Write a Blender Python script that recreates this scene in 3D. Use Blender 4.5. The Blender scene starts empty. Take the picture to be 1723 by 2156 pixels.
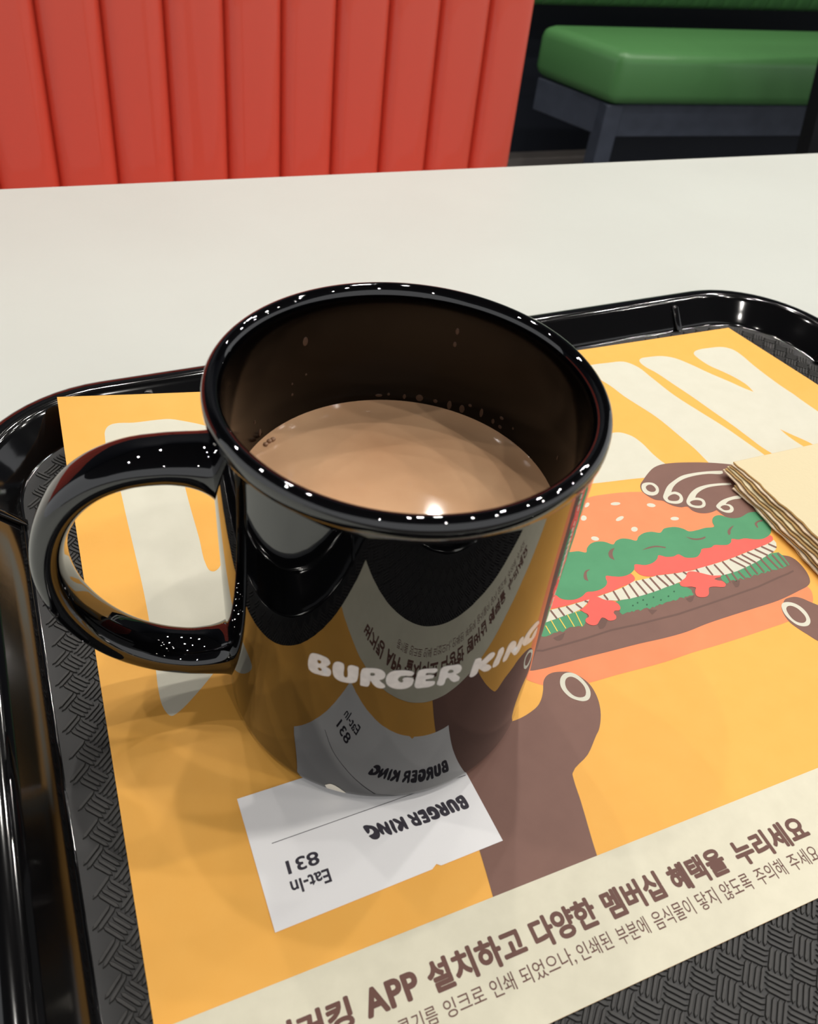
import bpy, bmesh, math, random
from mathutils import Vector, Matrix
random.seed(7)
scene = bpy.context.scene
COL = scene.collection
MM = 0.001
R = math.radians

# ------------------------------------------------------------------ camera
cam_d = bpy.data.cameras.new('camera')
cam = bpy.data.objects.new('camera', cam_d)
COL.objects.link(cam)
cam_d.sensor_fit = 'HORIZONTAL'
cam_d.sensor_width = 36.0
cam_d.lens = 35.718
cam_d.shift_y = -0.00631
cam_d.clip_start = 0.005
cam_d.clip_end = 30
cam_d.dof.use_dof = True
cam_d.dof.focus_distance = 0.25
cam_d.dof.aperture_fstop = 34
cam.matrix_world = Matrix(((0.935428, 0.169530, -0.310215, -0.054733), (-0.340499, 0.668005, -0.661687, -0.123704), (0.095049, 0.724589, 0.682595, 0.188425), (0, 0, 0, 1)))
scene.camera = cam

# ------------------------------------------------------------------ light and exposure
scene.view_settings.view_transform = 'Standard'
scene.view_settings.look = 'None'
scene.view_settings.gamma = 1.0
scene.view_settings.use_curve_mapping = False
scene.view_settings.exposure = 1.06
world = bpy.data.worlds.new('room_light'); scene.world = world
world.use_nodes = True
world.node_tree.nodes['Background'].inputs[0].default_value = (0.97, 0.98, 1.0, 1)
world.node_tree.nodes['Background'].inputs[1].default_value = 0.34
LAMP_POWER = 648.0

# ------------------------------------------------------------------ materials
def lin(c):
    return tuple(((x / 255.0) / 12.92 if x / 255.0 <= 0.04045 else ((x / 255.0 + 0.055) / 1.055) ** 2.4) for x in c) + (1.0,)

def mat(name, rgb, rough=0.5, ior=1.45, noise=None, bump=None, metal=0.0, spec=0.5, coat=0.0, sheen=0.0):
    """noise = (scale, amount, second rgb); bump = (scale, strength, distance)"""
    m = bpy.data.materials.new(name); m.use_nodes = True
    nt = m.node_tree; b = nt.nodes['Principled BSDF']
    b.inputs['Base Color'].default_value = lin(rgb)
    b.inputs['Roughness'].default_value = rough
    b.inputs['IOR'].default_value = ior
    b.inputs['Metallic'].default_value = metal
    b.inputs['Specular IOR Level'].default_value = spec
    b.inputs['Coat Weight'].default_value = coat
    tc = nt.nodes.new('ShaderNodeTexCoord')
    if noise:
        n = nt.nodes.new('ShaderNodeTexNoise'); n.inputs['Scale'].default_value = noise[0]; n.inputs['Detail'].default_value = 5
        nt.links.new(tc.outputs['Object'], n.inputs['Vector'])
        rp = nt.nodes.new('ShaderNodeValToRGB')
        rp.color_ramp.elements[0].position = 0.5 - noise[1]; rp.color_ramp.elements[1].position = 0.5 + noise[1]
        rp.color_ramp.elements[0].color = lin(noise[2]); rp.color_ramp.elements[1].color = lin(rgb)
        nt.links.new(n.outputs['Fac'], rp.inputs['Fac']); nt.links.new(rp.outputs['Color'], b.inputs['Base Color'])
    if bump:
        n2 = nt.nodes.new('ShaderNodeTexNoise'); n2.inputs['Scale'].default_value = bump[0]; n2.inputs['Detail'].default_value = 3
        nt.links.new(tc.outputs['Object'], n2.inputs['Vector'])
        bp = nt.nodes.new('ShaderNodeBump'); bp.inputs['Strength'].default_value = bump[1]; bp.inputs['Distance'].default_value = bump[2]
        nt.links.new(n2.outputs['Fac'], bp.inputs['Height']); nt.links.new(bp.outputs['Normal'], b.inputs['Normal'])
    return m

def emit(name, rgb, strength):
    m = bpy.data.materials.new(name); m.use_nodes = True
    nt = m.node_tree; nt.nodes.clear()
    e = nt.nodes.new('ShaderNodeEmission'); o = nt.nodes.new('ShaderNodeOutputMaterial')
    e.inputs[0].default_value = lin(rgb); e.inputs[1].default_value = strength
    nt.links.new(e.outputs[0], o.inputs[0])
    return m

M_TABLE = mat('white_laminate', (213, 217, 210), 0.42, noise=(9, 0.28, (206, 209, 202)), bump=(350, 0.03, 0.0005))
M_TEDGE = mat('table_edge_band', (222, 217, 205), 0.5)
M_STEEL = mat('dark_steel', (44, 46, 50), 0.45, metal=0.6)
M_TRAY = mat('black_plastic', (9, 9, 10), 0.09, ior=1.7, bump=(160, 0.02, 0.0004))
M_TRAYF = mat('black_plastic_floor', (12, 12, 13), 0.45, ior=1.45, bump=(900, 0.1, 0.0002))
M_RIDGE = mat('black_plastic_ridges', (50, 49, 47), 0.5, ior=1.45, noise=(700, 0.3, (40, 39, 38)))
M_GLAZE = mat('black_glaze', (4, 4, 5), 0.015, ior=1.8, bump=(55, 0.012, 0.002))
M_GLAZEIN = mat('black_glaze_inside', (4, 3, 3), 0.12, ior=1.32, bump=(55, 0.012, 0.002))
M_MUGTXT = mat('mug_print', (214, 208, 203), 0.35, noise=(600, 0.2, (198, 192, 188)))
M_SPOT = mat('matte_white', (236, 230, 215), 0.8)
M_COCOA = mat('hot_chocolate', (219, 178, 140), 0.045, ior=1.34, noise=(30, 0.2, (196, 151, 114)), bump=(120, 0.006, 0.0008))
M_FOAM = mat('cocoa_foam', (178, 140, 112), 0.3, ior=1.38)
M_RESID = mat('cocoa_residue', (84, 64, 53), 0.35)
P = {
 'orange': mat('print_orange', (250, 186, 86), 0.62, noise=(130, 0.35, (247, 180, 78)), bump=(420, 0.12, 0.0004)),
 'white': mat('print_white', (224, 221, 203), 0.65, noise=(130, 0.35, (217, 214, 195)), bump=(420, 0.1, 0.0003)),
 'brown': mat('print_brown', (130, 94, 82), 0.6, noise=(130, 0.35, (122, 87, 76))),
 'darkbrown': mat('print_dark_brown', (106, 76, 66), 0.6),
 'salmon': mat('print_salmon', (252, 148, 98), 0.62, noise=(130, 0.35, (250, 141, 91))),
 'red': mat('print_red', (250, 104, 92), 0.62, noise=(130, 0.35, (246, 97, 85))),
 'green': mat('print_green', (82, 156, 110), 0.62, noise=(130, 0.35, (75, 147, 102))),
 'darkgreen': mat('print_dark_green', (40, 96, 66), 0.62),
 'yellow': mat('print_yellow', (238, 206, 88), 0.62),
 'band': mat('print_cream_band', (228, 223, 200), 0.62, noise=(240, 0.3, (219, 214, 191)), bump=(420, 0.1, 0.0003)),
 'text': mat('print_brown_text', (104, 68, 58), 0.6),
}
M_PAPERBACK = mat('paper_edge', (244, 226, 190), 0.8)
M_RECEIPT = mat('thermal_paper', (248, 247, 247), 0.4, bump=(60, 0.06, 0.002))
M_INK = mat('receipt_ink', (38, 34, 44), 0.6, noise=(900, 0.25, (60, 55, 66)))
M_NAP1 = mat('napkin_cream', (226, 212, 174), 0.85, bump=(700, 0.15, 0.0004))
M_NAP2 = mat('napkin_kraft', (206, 172, 116), 0.85, bump=(700, 0.15, 0.0004))
M_NAP3 = mat('napkin_pale', (232, 214, 186), 0.85, bump=(700, 0.15, 0.0004))
M_RED = mat('red_vinyl', (214, 84, 63), 0.42, bump=(420, 0.06, 0.0006), coat=0.25)
M_REDSEAM = mat('red_welt', (140, 34, 20), 0.6)
M_GREEN = mat('green_vinyl', (80, 130, 77), 0.3, bump=(300, 0.05, 0.0008))
M_WOOD = mat('dark_stained_wood', (66, 72, 86), 0.5, noise=(30, 0.3, (54, 60, 72)))
M_NAVY = mat('navy_wall_paint', (26, 31, 42), 0.6)
M_FLOOR = mat('grey_floor', (104, 98, 94), 0.55, noise=(6, 0.3, (88, 84, 82)))
M_GROUT = mat('floor_grout', (62, 58, 56), 0.8)
M_CEIL = mat('dark_ceiling', (64, 65, 70), 0.8)
M_HOUSE = mat('lamp_housing', (40, 40, 42), 0.5)
M_LAMP = emit('lamp_lens', (255, 250, 243), LAMP_POWER)

# ------------------------------------------------------------------ helpers
def link(name, mesh, m, parent=None, smooth=False, auto=None):
    o = bpy.data.objects.new(name, mesh); COL.objects.link(o)
    if m is not None and not mesh.materials: mesh.materials.append(m)
    if smooth:
        for p in mesh.polygons: p.use_smooth = True
        if auto: mesh.set_sharp_from_angle(angle=R(auto))
    if parent: o.parent = parent
    return o

def mesh(name, verts, faces):
    me = bpy.data.meshes.new(name); me.from_pydata([tuple(v) for v in verts], [], faces); me.update(); return me

def thing(name, label, cat, loc=(0, 0, 0), rz=0, group=None):
    o = bpy.data.objects.new(name, None); COL.objects.link(o)
    o.empty_display_size = 0.02
    o.location = loc; o.rotation_euler = (0, 0, rz)
    return tag(o, label, cat, group)

def tag(o, label, cat, group=None):
    o['label'] = label; o['category'] = cat
    if group: o['group'] = group
    return o

def struct(o):
    o['kind'] = 'structure'; return o

def box_mesh(name, x0, x1, y0, y1, z0, z1, bevel=0.0, seg=3):
    bm = bmesh.new()
    vs = [bm.verts.new((x, y, z)) for x in (x0, x1) for y in (y0, y1) for z in (z0, z1)]
    for f in ((0, 1, 3, 2), (4, 6, 7, 5), (0, 4, 5, 1), (2, 3, 7, 6), (0, 2, 6, 4), (1, 5, 7, 3)):
        bm.faces.new([vs[i] for i in f])
    bmesh.ops.recalc_face_normals(bm, faces=bm.faces)
    if bevel: bmesh.ops.bevel(bm, geom=list(bm.edges), offset=bevel, segments=seg, profile=0.5, affect='EDGES')
    me = bpy.data.meshes.new(name); bm.to_mesh(me); bm.free(); return me

def lathe(name, prof, n=128):
    vs, fs = [], []
    for r, z in prof:
        for i in range(n):
            a = 2 * math.pi * i / n; vs.append((r * math.cos(a), r * math.sin(a), z))
    for k in range(len(prof) - 1):
        for i in range(n):
            j = (i + 1) % n
            fs.append((k * n + i, k * n + j, (k + 1) * n + j, (k + 1) * n + i))
    fs.append(tuple(range(n))[::-1]); fs.append(tuple((len(prof) - 1) * n + i for i in range(n)))
    return mesh(name, vs, fs)

def parse(s): return [tuple(float(x) for x in t.split(',')) for t in s.split()]

def smooth_loop(pts, k=4):
    """closed smooth curve through the points; sharp corners stay sharp"""
    n = len(pts); P_ = [Vector(p) for p in pts]; T = []
    for i in range(n):
        a, b = P_[i] - P_[i - 1], P_[(i + 1) % n] - P_[i]
        sharp = a.length < 1e-6 or b.length < 1e-6 or a.angle(b) > R(80)
        T.append(None if sharp else (a.normalized() + b.normalized()) / 2)
    out = []
    for i in range(n):
        p1, p2 = P_[i], P_[(i + 1) % n]; L = (p2 - p1).length; c = p2 - p1
        m1 = T[i] * L if T[i] is not None else c; m2 = T[(i + 1) % n] * L if T[(i + 1) % n] is not None else c
        for j in range(k):
            t = j / k
            v = p1 * (2 * t**3 - 3 * t * t + 1) + m1 * (t**3 - 2 * t * t + t) + p2 * (3 * t * t - 2 * t**3) + m2 * (t**3 - t * t)
            out.append((v.x, v.y))
    return out

def fill2d(loops):
    """triangulated flat mesh (bmesh) from an outer loop and hole loops, 2D coordinates"""
    bm = bmesh.new(); edges = []
    for lp in loops:
        vs = [bm.verts.new((x, y, 0)) for x, y in lp]
        for i in range(len(vs)):
            edges.append(bm.edges.new((vs[i], vs[(i + 1) % len(vs)])))
    bmesh.ops.triangle_fill(bm, use_beauty=True, use_dissolve=False, edges=edges, normal=(0, 0, 1))
    for f in bm.faces:
        if f.normal.z < 0: f.normal_flip()
    return bm

def cut_grid(bm, step, axes=(0, 1)):
    for ax in axes:
        lo = min(v.co[ax] for v in bm.verts); hi = max(v.co[ax] for v in bm.verts)
        c = math.ceil(lo / step) * step
        while c < hi:
            no = [0, 0, 0]; no[ax] = 1; co = [0, 0, 0]; co[ax] = c
            bmesh.ops.bisect_plane(bm, geom=list(bm.verts) + list(bm.edges) + list(bm.faces), plane_co=co, plane_no=no)
            c += step

def text_bm(body, bold):
    """flat lettering; bold = radius of a round pen that thickens and rounds the strokes"""
    c = bpy.data.curves.new('txt', 'FONT'); c.body = body; c.resolution_u = 4
    c.space_character = 1.0 + (1.6 * bold if body == 'APP' else 0)
    o = bpy.data.objects.new('txt', c); COL.objects.link(o)
    bpy.context.view_layer.update()
    dg = bpy.context.evaluated_depsgraph_get()
    me = bpy.data.meshes.new_from_object(o.evaluated_get(dg))
    bm = bmesh.new(); bm.from_mesh(me)
    bmesh.ops.triangulate(bm, faces=bm.faces)
    if bold:
        geo = list(bm.verts) + list(bm.edges) + list(bm.faces)
        n = 10 if bold > 0.01 else 4
        for k in range(n):
            d = bmesh.ops.duplicate(bm, geom=geo)
            for g in d['geom']:
                if isinstance(g, bmesh.types.BMVert):
                    g.co.x += bold * math.cos(2 * math.pi * k / n); g.co.y += bold * math.sin(2 * math.pi * k / n); g.co.z = 0.0012 * (k + 1)
    bpy.data.objects.remove(o); bpy.data.curves.remove(c); bpy.data.meshes.remove(me)
    for f in bm.faces:
        f.material_index = 0
        if f.normal.z < 0: f.normal_flip()
    return bm

def fit_box(bm, x0, x1, y0, y1):
    xs = [v.co.x for v in bm.verts]; ys = [v.co.y for v in bm.verts]
    a, b, c, d = min(xs), max(xs), min(ys), max(ys)
    for v in bm.verts:
        v.co.x = x0 + (v.co.x - a) / (b - a) * (x1 - x0)
        v.co.y = y0 + (v.co.y - c) / (d - c) * (y1 - y0)

def to_mesh(bm, name):
    me = bpy.data.meshes.new(name); bm.to_mesh(me); bm.free(); return me

def interp(x, xs, ys):
    if x <= xs[0]: return ys[0]
    for i in range(1, len(xs)):
        if x <= xs[i]:
            t = (x - xs[i - 1]) / (xs[i] - xs[i - 1]); return ys[i - 1] + t * (ys[i] - ys[i - 1])
    return ys[-1]

def clamp(x, a, b): return max(a, min(b, x))

# ------------------------------------------------------------------ the room
Z_TABLE, Z_FLOOR, Z_CEIL = -0.0040, -0.700, 1.900
floor_o = struct(link('floor', box_mesh('floor', -3.2, 4.2, -2.2, 3.2, Z_FLOOR - 0.05, Z_FLOOR - 0.004), M_GROUT))
tile = box_mesh('floor_tile', -0.297, 0.297, -0.297, 0.297, -0.003, 0.0, 0.0015, 1)
tile.materials.append(M_FLOOR)
for i in range(12):
    for j in range(9):
        x, y = -2.9 + 0.6 * i, -1.9 + 0.6 * j
        if x < 4.1 and y < 3.0:
            link('floor_tile', tile, None, floor_o).location = (x, y, Z_FLOOR)
struct(link('ceiling', box_mesh('ceiling', -3.2, 4.2, -2.2, 3.2, Z_CEIL, Z_CEIL + 0.05), M_CEIL))
struct(link('wall_back', box_mesh('wall_back', -3.2, 4.2, 2.16, 2.22, Z_FLOOR - 0.004, Z_CEIL), M_NAVY))

# ceiling downlights
def downlight(x, y, r, label):
    t = thing('downlight', label, 'ceiling lamp', (x, y, Z_CEIL), 0, 'ceiling downlights')
    link('housing', lathe('housing', [(0.048, 0.0), (0.048, -0.012), (0.044, -0.0145), (r * 1.04, -0.015), (r * 1.02, -0.010)], 32), M_HOUSE, t, True, 40)
    n = 24
    vs = [(r * math.cos(2 * math.pi * i / n), r * math.sin(2 * math.pi * i / n), -0.0145) for i in range(n)]
    link('lens', mesh('lens', vs, [tuple(range(n))[::-1]]), M_LAMP, t)
rows = [(-1.4, (-0.9, 0.2), 'front'), (-0.7, (0.9, 1.8), 'second'), (-0.1, (0.6, 1.2, 1.8, 2.4), 'third'), (0.5, (-0.9, 0.3, 0.9, 1.5, 2.1), 'fourth'), (1.1, (-0.6, 0.0, 0.6, 1.2, 1.8), 'fifth'), (1.7, (-0.3, 0.3, 0.9, 1.5), 'rear')]
ORD = ('first', 'second', 'third', 'fourth', 'fifth')
for y, xs, nm in rows:
    for k, x in enumerate(xs):
        downlight(x, y, 0.018, 'round white downlight, %s from the left in the %s ceiling row' % (ORD[k], nm))

# ------------------------------------------------------------------ table
tb = thing('dining_table', 'white laminate dining table carrying the black tray', 'table', (0.16, 0.09, Z_FLOOR))
H_T = Z_TABLE - Z_FLOOR
TOP = (-0.60, 0.66, -0.255, 0.2585)
link('table_top', box_mesh('table_top', TOP[0], TOP[1], TOP[2], TOP[3], H_T - 0.026, H_T, 0.0012, 2), M_TABLE, tb, True, 40)
link('pedestal', lathe('pedestal', [(0.035, 0.012), (0.035, H_T - 0.03)], 32), M_STEEL, tb, True, 40)
link('base_plate', lathe('base_plate', [(0.22, 0.0), (0.22, 0.010), (0.20, 0.016), (0.04, 0.018)], 48), M_STEEL, tb, True, 40)
link('top_bracket', box_mesh('top_bracket', -0.14, 0.14, -0.10, 0.10, H_T - 0.034, H_T - 0.026, 0.002, 2), M_STEEL, tb)

# ------------------------------------------------------------------ red channelled bench
rb = thing('channelled_bench', 'red vinyl bench with vertical channelled backrest behind the white table', 'bench', (0, 0, Z_FLOOR))
LEAN = math.tan(R(6))
Y0 = 0.900
def chan_mesh(w, name):
    z0, z1 = -0.34, 0.30
    nz, nx = 20, 16
    vs, fs = [], []
    for k in range(nz + 1):
        z = z0 + (z1 - z0) * k / nz
        for i in range(nx + 1):
            s = 2 * i / nx - 1
            x = w / 2 * (s + 1)
            d = 0.0125 * (1 - abs(s) ** 5) ** 0.8 if abs(s) < 1 else 0.0
            top = clamp((z1 - z) / 0.03, 0, 1) ** 0.5
            vs.append((x + 0.045 * z, Y0 + 0.0125 + LEAN * z - d * top, z))
    for k in range(nz):
        for i in range(nx):
            a = k * (nx + 1) + i
            fs.append((a, a + 1, a + nx + 2, a + nx + 1))
    nb = len(vs)                      # back of the pad
    for k in (0, nz):
        z = z0 + (z1 - z0) * k / nz
        for x in (0, w): vs.append((x + 0.045 * z, Y0 + 0.05 + LEAN * z, z))
    L = lambda k: k * (nx + 1)
    fs.append(tuple([nb, nb + 1] + [L(0) + i for i in range(nx, -1, -1)]))
    fs.append(tuple([nb + 3, nb + 2] + [L(nz) + i for i in range(nx + 1)]))
    fs.append(tuple([nb + 2, nb] + [L(k) for k in range(nz + 1)]))
    fs.append(tuple([nb + 1, nb + 3] + [L(k) + nx for k in range(nz, -1, -1)]))
    fs.append((nb, nb + 2, nb + 3, nb + 1))
    me = mesh(name, vs, fs); me.materials.append(M_RED)
    for p in me.polygons: p.use_smooth = True
    me.set_sharp_from_angle(angle=R(50))
    return me
ch = chan_mesh(0.0648, 'channel')
x_end = 0.511
link('channel', chan_mesh(0.060, 'end_channel'), None, rb).location = (x_end - 0.060, 0, -Z_FLOOR)
x = x_end - 0.060
for i in range(26):
    x -= 0.0648
    link('channel', ch, None, rb).location = (x, 0, -Z_FLOOR)
x_left = x
def bench_box(name, x0, x1, y0, y1, z0, z1, m, bev):
    return link(name, box_mesh(name, x0, x1, y0, y1, z0 - Z_FLOOR, z1 - Z_FLOOR, bev, 4), m, rb, True, 50)
bench_box('seat_cushion', x_left, x_end - 0.02, 0.50, 0.90, -0.36, -0.27, M_RED, 0.022)
bench_box('bench_base', x_left + 0.01, x_end - 0.04, 0.56, 0.90, Z_FLOOR, -0.362, M_NAVY, 0.004)
me = box_mesh('back_panel', x_left, x_end - 0.004, 0.953, 0.985, 0.36, 1.0, 0.004, 2)
for v in me.vertices: v.co.y += LEAN * (v.co.z + Z_FLOOR); v.co.x += 0.045 * (v.co.z + Z_FLOOR)
link('back_panel', me, M_NAVY, rb)

# ------------------------------------------------------------------ green bench at the wall
gb = thing('wall_bench', 'green vinyl bench with dark wooden legs standing by the navy wall', 'bench', (0, 0, Z_FLOOR))
def prism(name, poly, z0, z1, bev, m, seg=5):
    bm = bmesh.new()
    lo = [bm.verts.new((x, y, z0 - Z_FLOOR)) for x, y in poly]; hi = [bm.verts.new((x, y, z1 - Z_FLOOR)) for x, y in poly]
    n = len(poly)
    bm.faces.new(lo[::-1]); bm.faces.new(hi)
    for i in range(n): bm.faces.new((lo[i], lo[(i + 1) % n], hi[(i + 1) % n], hi[i]))
    if bev: bmesh.ops.bevel(bm, geom=list(bm.edges), offset=bev, segments=seg, profile=0.5, affect='EDGES')
    return link(name, to_mesh(bm, name), m, gb, name == 'seat_cushion', 50)
prism('seat_cushion', [(1.208, 1.700), (3.40, 1.555), (3.53, 1.900), (1.108, 1.958)], -0.420, -0.298, 0.028, M_GREEN)
prism('apron', [(1.222, 1.722), (3.38, 1.580), (3.382, 1.604), (1.224, 1.746)], -0.500, -0.421, 0.002, M_WOOD, 1)
prism('apron', [(1.206, 1.748), (1.222, 1.748), (1.140, 1.938), (1.122, 1.938)], -0.500, -0.421, 0.002, M_WOOD, 1)
prism('leg', [(1.206, 1.716), (1.252, 1.713), (1.256, 1.757), (1.204, 1.762)], Z_FLOOR, -0.421, 0.002, M_WOOD, 1)
prism('leg', [(1.40, 1.895), (1.45, 1.895), (1.45, 1.94), (1.40, 1.94)], Z_FLOOR, -0.421, 0.002, M_WOOD, 1)
prism('kick_board', [(1.30, 1.86), (3.30, 1.72), (3.30, 1.74), (1.30, 1.88)], Z_FLOOR, -0.421, 0.002, M_NAVY, 1)
prism('leg', [(3.32, 1.575), (3.37, 1.572), (3.37, 1.616), (3.32, 1.620)], Z_FLOOR, -0.421, 0.002, M_WOOD, 1)
prism('leg', [(3.32, 1.86), (3.37, 1.86), (3.37, 1.90), (3.32, 1.90)], Z_FLOOR, -0.421, 0.002, M_WOOD, 1)
# its separate backrest, narrow vertical channels fixed to the wall
bk = thing('padded_wall_panel', 'green channelled vinyl padding on the navy wall above the green bench', 'wall padding', (0, 0, Z_FLOOR))
gw = 0.052
vs, fs = [], []
nx = 10
for z, e in ((-0.280, 0.0), (-0.268, 0.020), (-0.20, 0.028), (0.10, 0.028), (0.15, 0.018), (0.155, 0.0)):
    for i in range(nx + 1):
        s = 2 * i / nx - 1
        d = (0.6 + 0.4 * (1 - s ** 4)) * e if abs(s) < 1 else 0.55 * e
        vs.append((gw / 2 * (s + 1), -d, z - Z_FLOOR))
for k in range(5):
    for i in range(nx):
        a = k * (nx + 1) + i; fs.append((a, a + 1, a + nx + 2, a + nx + 1))
gme = mesh('channel', vs, fs); gme.materials.append(M_GREEN)
for p in gme.polygons: p.use_smooth = True
gx = 0.90
for i in range(44):
    link('channel', gme, None, bk).location = (gx + gw * i, 2.06, 0)
link('back_board', box_mesh('back_board', gx, gx + gw * 44, 2.06, 2.16, -0.27 - Z_FLOOR, 0.15 - Z_FLOOR), M_NAVY, bk)

# neighbouring table, only one splayed leg of it shows at the right edge
nt_ = thing('side_table', 'dark splayed table leg before the green bench at the right edge', 'table', (2.05, 1.30, Z_FLOOR))
link('table_top', box_mesh('table_top', -0.55, 0.55, -0.30, 0.22, 0.67, 0.696, 0.002, 2), M_TABLE, nt_)
lm = bmesh.new()
for sx, lab in ((-1, 0), (1, 1)):
    for sy in (-1, 1):
        a = (sx * 0.52, 0.10 if sy > 0 else -0.22, 0.67); b = (sx * 0.335, 0.15 if sy > 0 else -0.25, 0.0)
        if sx < 0: a = (-0.555 + 0.0, a[1], 0.67); b = (-0.36, b[1], 0.0)
        w = 0.02
        v = [(p[0] + dx, p[1] + dy, p[2]) for p in (a, b) for dx, dy in ((-w, -w), (w, -w), (w, w), (-w, w))]
        link('leg', mesh('leg', v, [(3, 2, 1, 0), (4, 5, 6, 7), (0, 1, 5, 4), (1, 2, 6, 5), (2, 3, 7, 6), (3, 0, 4, 7)]), M_STEEL, nt_)
lm.free()

# ------------------------------------------------------------------ serving tray
TRAY_RZ = R(3.9)
tray = thing('serving_tray', 'black plastic serving tray with woven-pattern floor on the white table', 'tray', (0, 0, Z_TABLE), TRAY_RZ)
ZT = -Z_TABLE / MM                       # local millimetres: paper level is ZT
FX0, FX1, FY0, FY1, FR = -83.7, 254.0, -124.0, 128.3, 33.0
def rrect(off, n=14):
    r = FR + off; cx = ((FX1 - FR, FY1 - FR), (FX0 + FR, FY1 - FR), (FX0 + FR, FY0 + FR), (FX1 - FR, FY0 + FR))
    out = []
    for q in range(4):
        for i in range(n + 1):
            a = math.pi / 2 * (q + i / n); out.append((cx[q][0] + r * math.cos(a), cx[q][1] + r * math.sin(a)))
    return out
prof = [(-4.0, -0.75), (-0.5, -0.75), (0.0, -0.62), (0.4, -0.3), (0.75, 0.2), (1.4, 1.1), (4.5, 4.6), (7.8, 8.4), (8.6, 9.4), (9.6, 10.15), (11.2, 10.5), (13.4, 10.35), (15.2, 9.8), (16.4, 8.9), (16.8, 7.8), (16.5, 6.9), (15.7, 6.5),
        (12.2, 6.6), (10.9, 6.1), (4.2, 0.4), (2.4, -2.4), (1.2, -3.6), (-3.0, -3.9)]
vs, fs = [], []
for off, z in prof:
    vs += [(x * MM, y * MM, (z + ZT) * MM) for x, y in rrect(off)]
n = len(rrect(0))
for k in range(len(prof) - 1):
    for i in range(n):
        j = (i + 1) % n; fs.append((k * n + i, k * n + j, (k + 1) * n + j, (k + 1) * n + i))
fs.append(tuple(range(n))[::-1]); fs.append(tuple((len(prof) - 1) * n + i for i in range(n)))
tm = mesh('tray_body', vs, fs); tm.materials.append(M_TRAY); tm.materials.append(M_TRAYF)
for k in list(range(n)) + [len(fs) - 2]: tm.polygons[k].material_index = 1
bmx = bmesh.new(); bmx.from_mesh(tm); bmesh.ops.recalc_face_normals(bmx, faces=bmx.faces); bmx.to_mesh(tm); bmx.free()
link('tray_body', tm, None, tray, True, 48)
# raised basket-weave ridges of the floor (left out where the placemat hides them)
vs, fs = [], []
def ridge(cx, cy, a, L, w, z0, z1):
    ca, sa = math.cos(a), math.sin(a); b = len(vs)
    for z, k, e in ((z0, 1.0, 1.0), (z1, 0.62, 0.9)):
        for lx, ly in ((-L / 2 * e, 0), (-L * 0.36 * e, -w / 2 * k), (L * 0.36 * e, -w / 2 * k), (L / 2 * e, 0), (L * 0.36 * e, w / 2 * k), (-L * 0.36 * e, w / 2 * k)):
            vs.append(((cx + lx * ca - ly * sa) * MM, (cy + lx * sa + ly * ca) * MM, (z + ZT) * MM))
    fs.append(tuple(b + 6 + i for i in range(6)))
    for i in range(6):
        j = (i + 1) % 6; fs.append((b + i, b + j, b + 6 + j, b + 6 + i))
def in_floor(x, y, m=3.4):
    x0, x1, y0, y1 = FX0 + m, FX1 - m, FY0 + m, FY1 - m
    if not (x0 < x < x1 and y0 < y < y1): return False
    r = FR - m
    dx = max(x0 + r - x, x - (x1 - r), 0); dy = max(y0 + r - y, y - (y1 - r), 0)
    return dx * dx + dy * dy < r * r
d = R(1.9)
for i in range(-14, 36):
    for j in range(-20, 20):
        for typ in (0, 1):
            bx, by = 5.6 + 7.5 * i + 3.75 * typ, 0.6 + 7.2 * j + 3.6 * typ
            pu, pv = bx * math.cos(d) - by * math.sin(d), bx * math.sin(d) + by * math.cos(d)
            if -60 < pu < 216 and -84 < pv < 118: continue
            ang = R(-49) if typ == 0 else R(43)
            for q in (-1.5, -0.5, 0.5, 1.5):
                ox, oy = -math.sin(ang) * q * 1.22, math.cos(ang) * q * 1.22
                ln = 5.9 + random.uniform(-0.3, 0.3)
                sh = random.uniform(-0.25, 0.25)
                x_, y_ = bx + ox + math.cos(ang) * sh, by + oy + math.sin(ang) * sh
                if in_floor(x_, y_): ridge(x_, y_, ang + random.uniform(-0.03, 0.03), ln, 1.0, -0.8, -0.33)
ro = link('floor_ridges', mesh('floor_ridges', vs, fs), M_RIDGE, tray); ro['kind'] = 'stuff'
# small stacking ribs moulded into the wall where each corner begins
def rib(x, y, a):
    ca, sa = math.cos(a), math.sin(a); v = []
    for off, z in ((0.1, 0.3), (7.6, 8.4)):
        for lx, w in ((-1.5, -1.6), (0.25, -1.6), (0.25, 1.6), (-1.5, 1.6)):
            px, py = off + lx, w
            v.append(((x + px * ca - py * sa) * MM, (y + px * sa + py * ca) * MM, (z + ZT) * MM))
    me = mesh('stacking_rib', v, [(3, 2, 1, 0), (4, 5, 6, 7), (0, 1, 5, 4), (1, 2, 6, 5), (2, 3, 7, 6), (3, 0, 4, 7)])
    b = bmesh.new(); b.from_mesh(me); bmesh.ops.bevel(b, geom=list(b.edges), offset=0.0005, segments=2, profile=0.5, affect='EDGES'); b.to_mesh(me); b.free()
    link('stacking_rib', me, M_TRAY, tray, True, 60)
for sx, ax in ((FX1 - 48, 0), (FX0 + FR + 15, 0)):
    rib(sx, FY1, math.pi / 2); rib(sx, FY0, -math.pi / 2)
for sy in (FY1 - FR - 8, FY0 + FR + 8):
    rib(FX1, sy, 0); rib(FX0, sy, math.pi)

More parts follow.
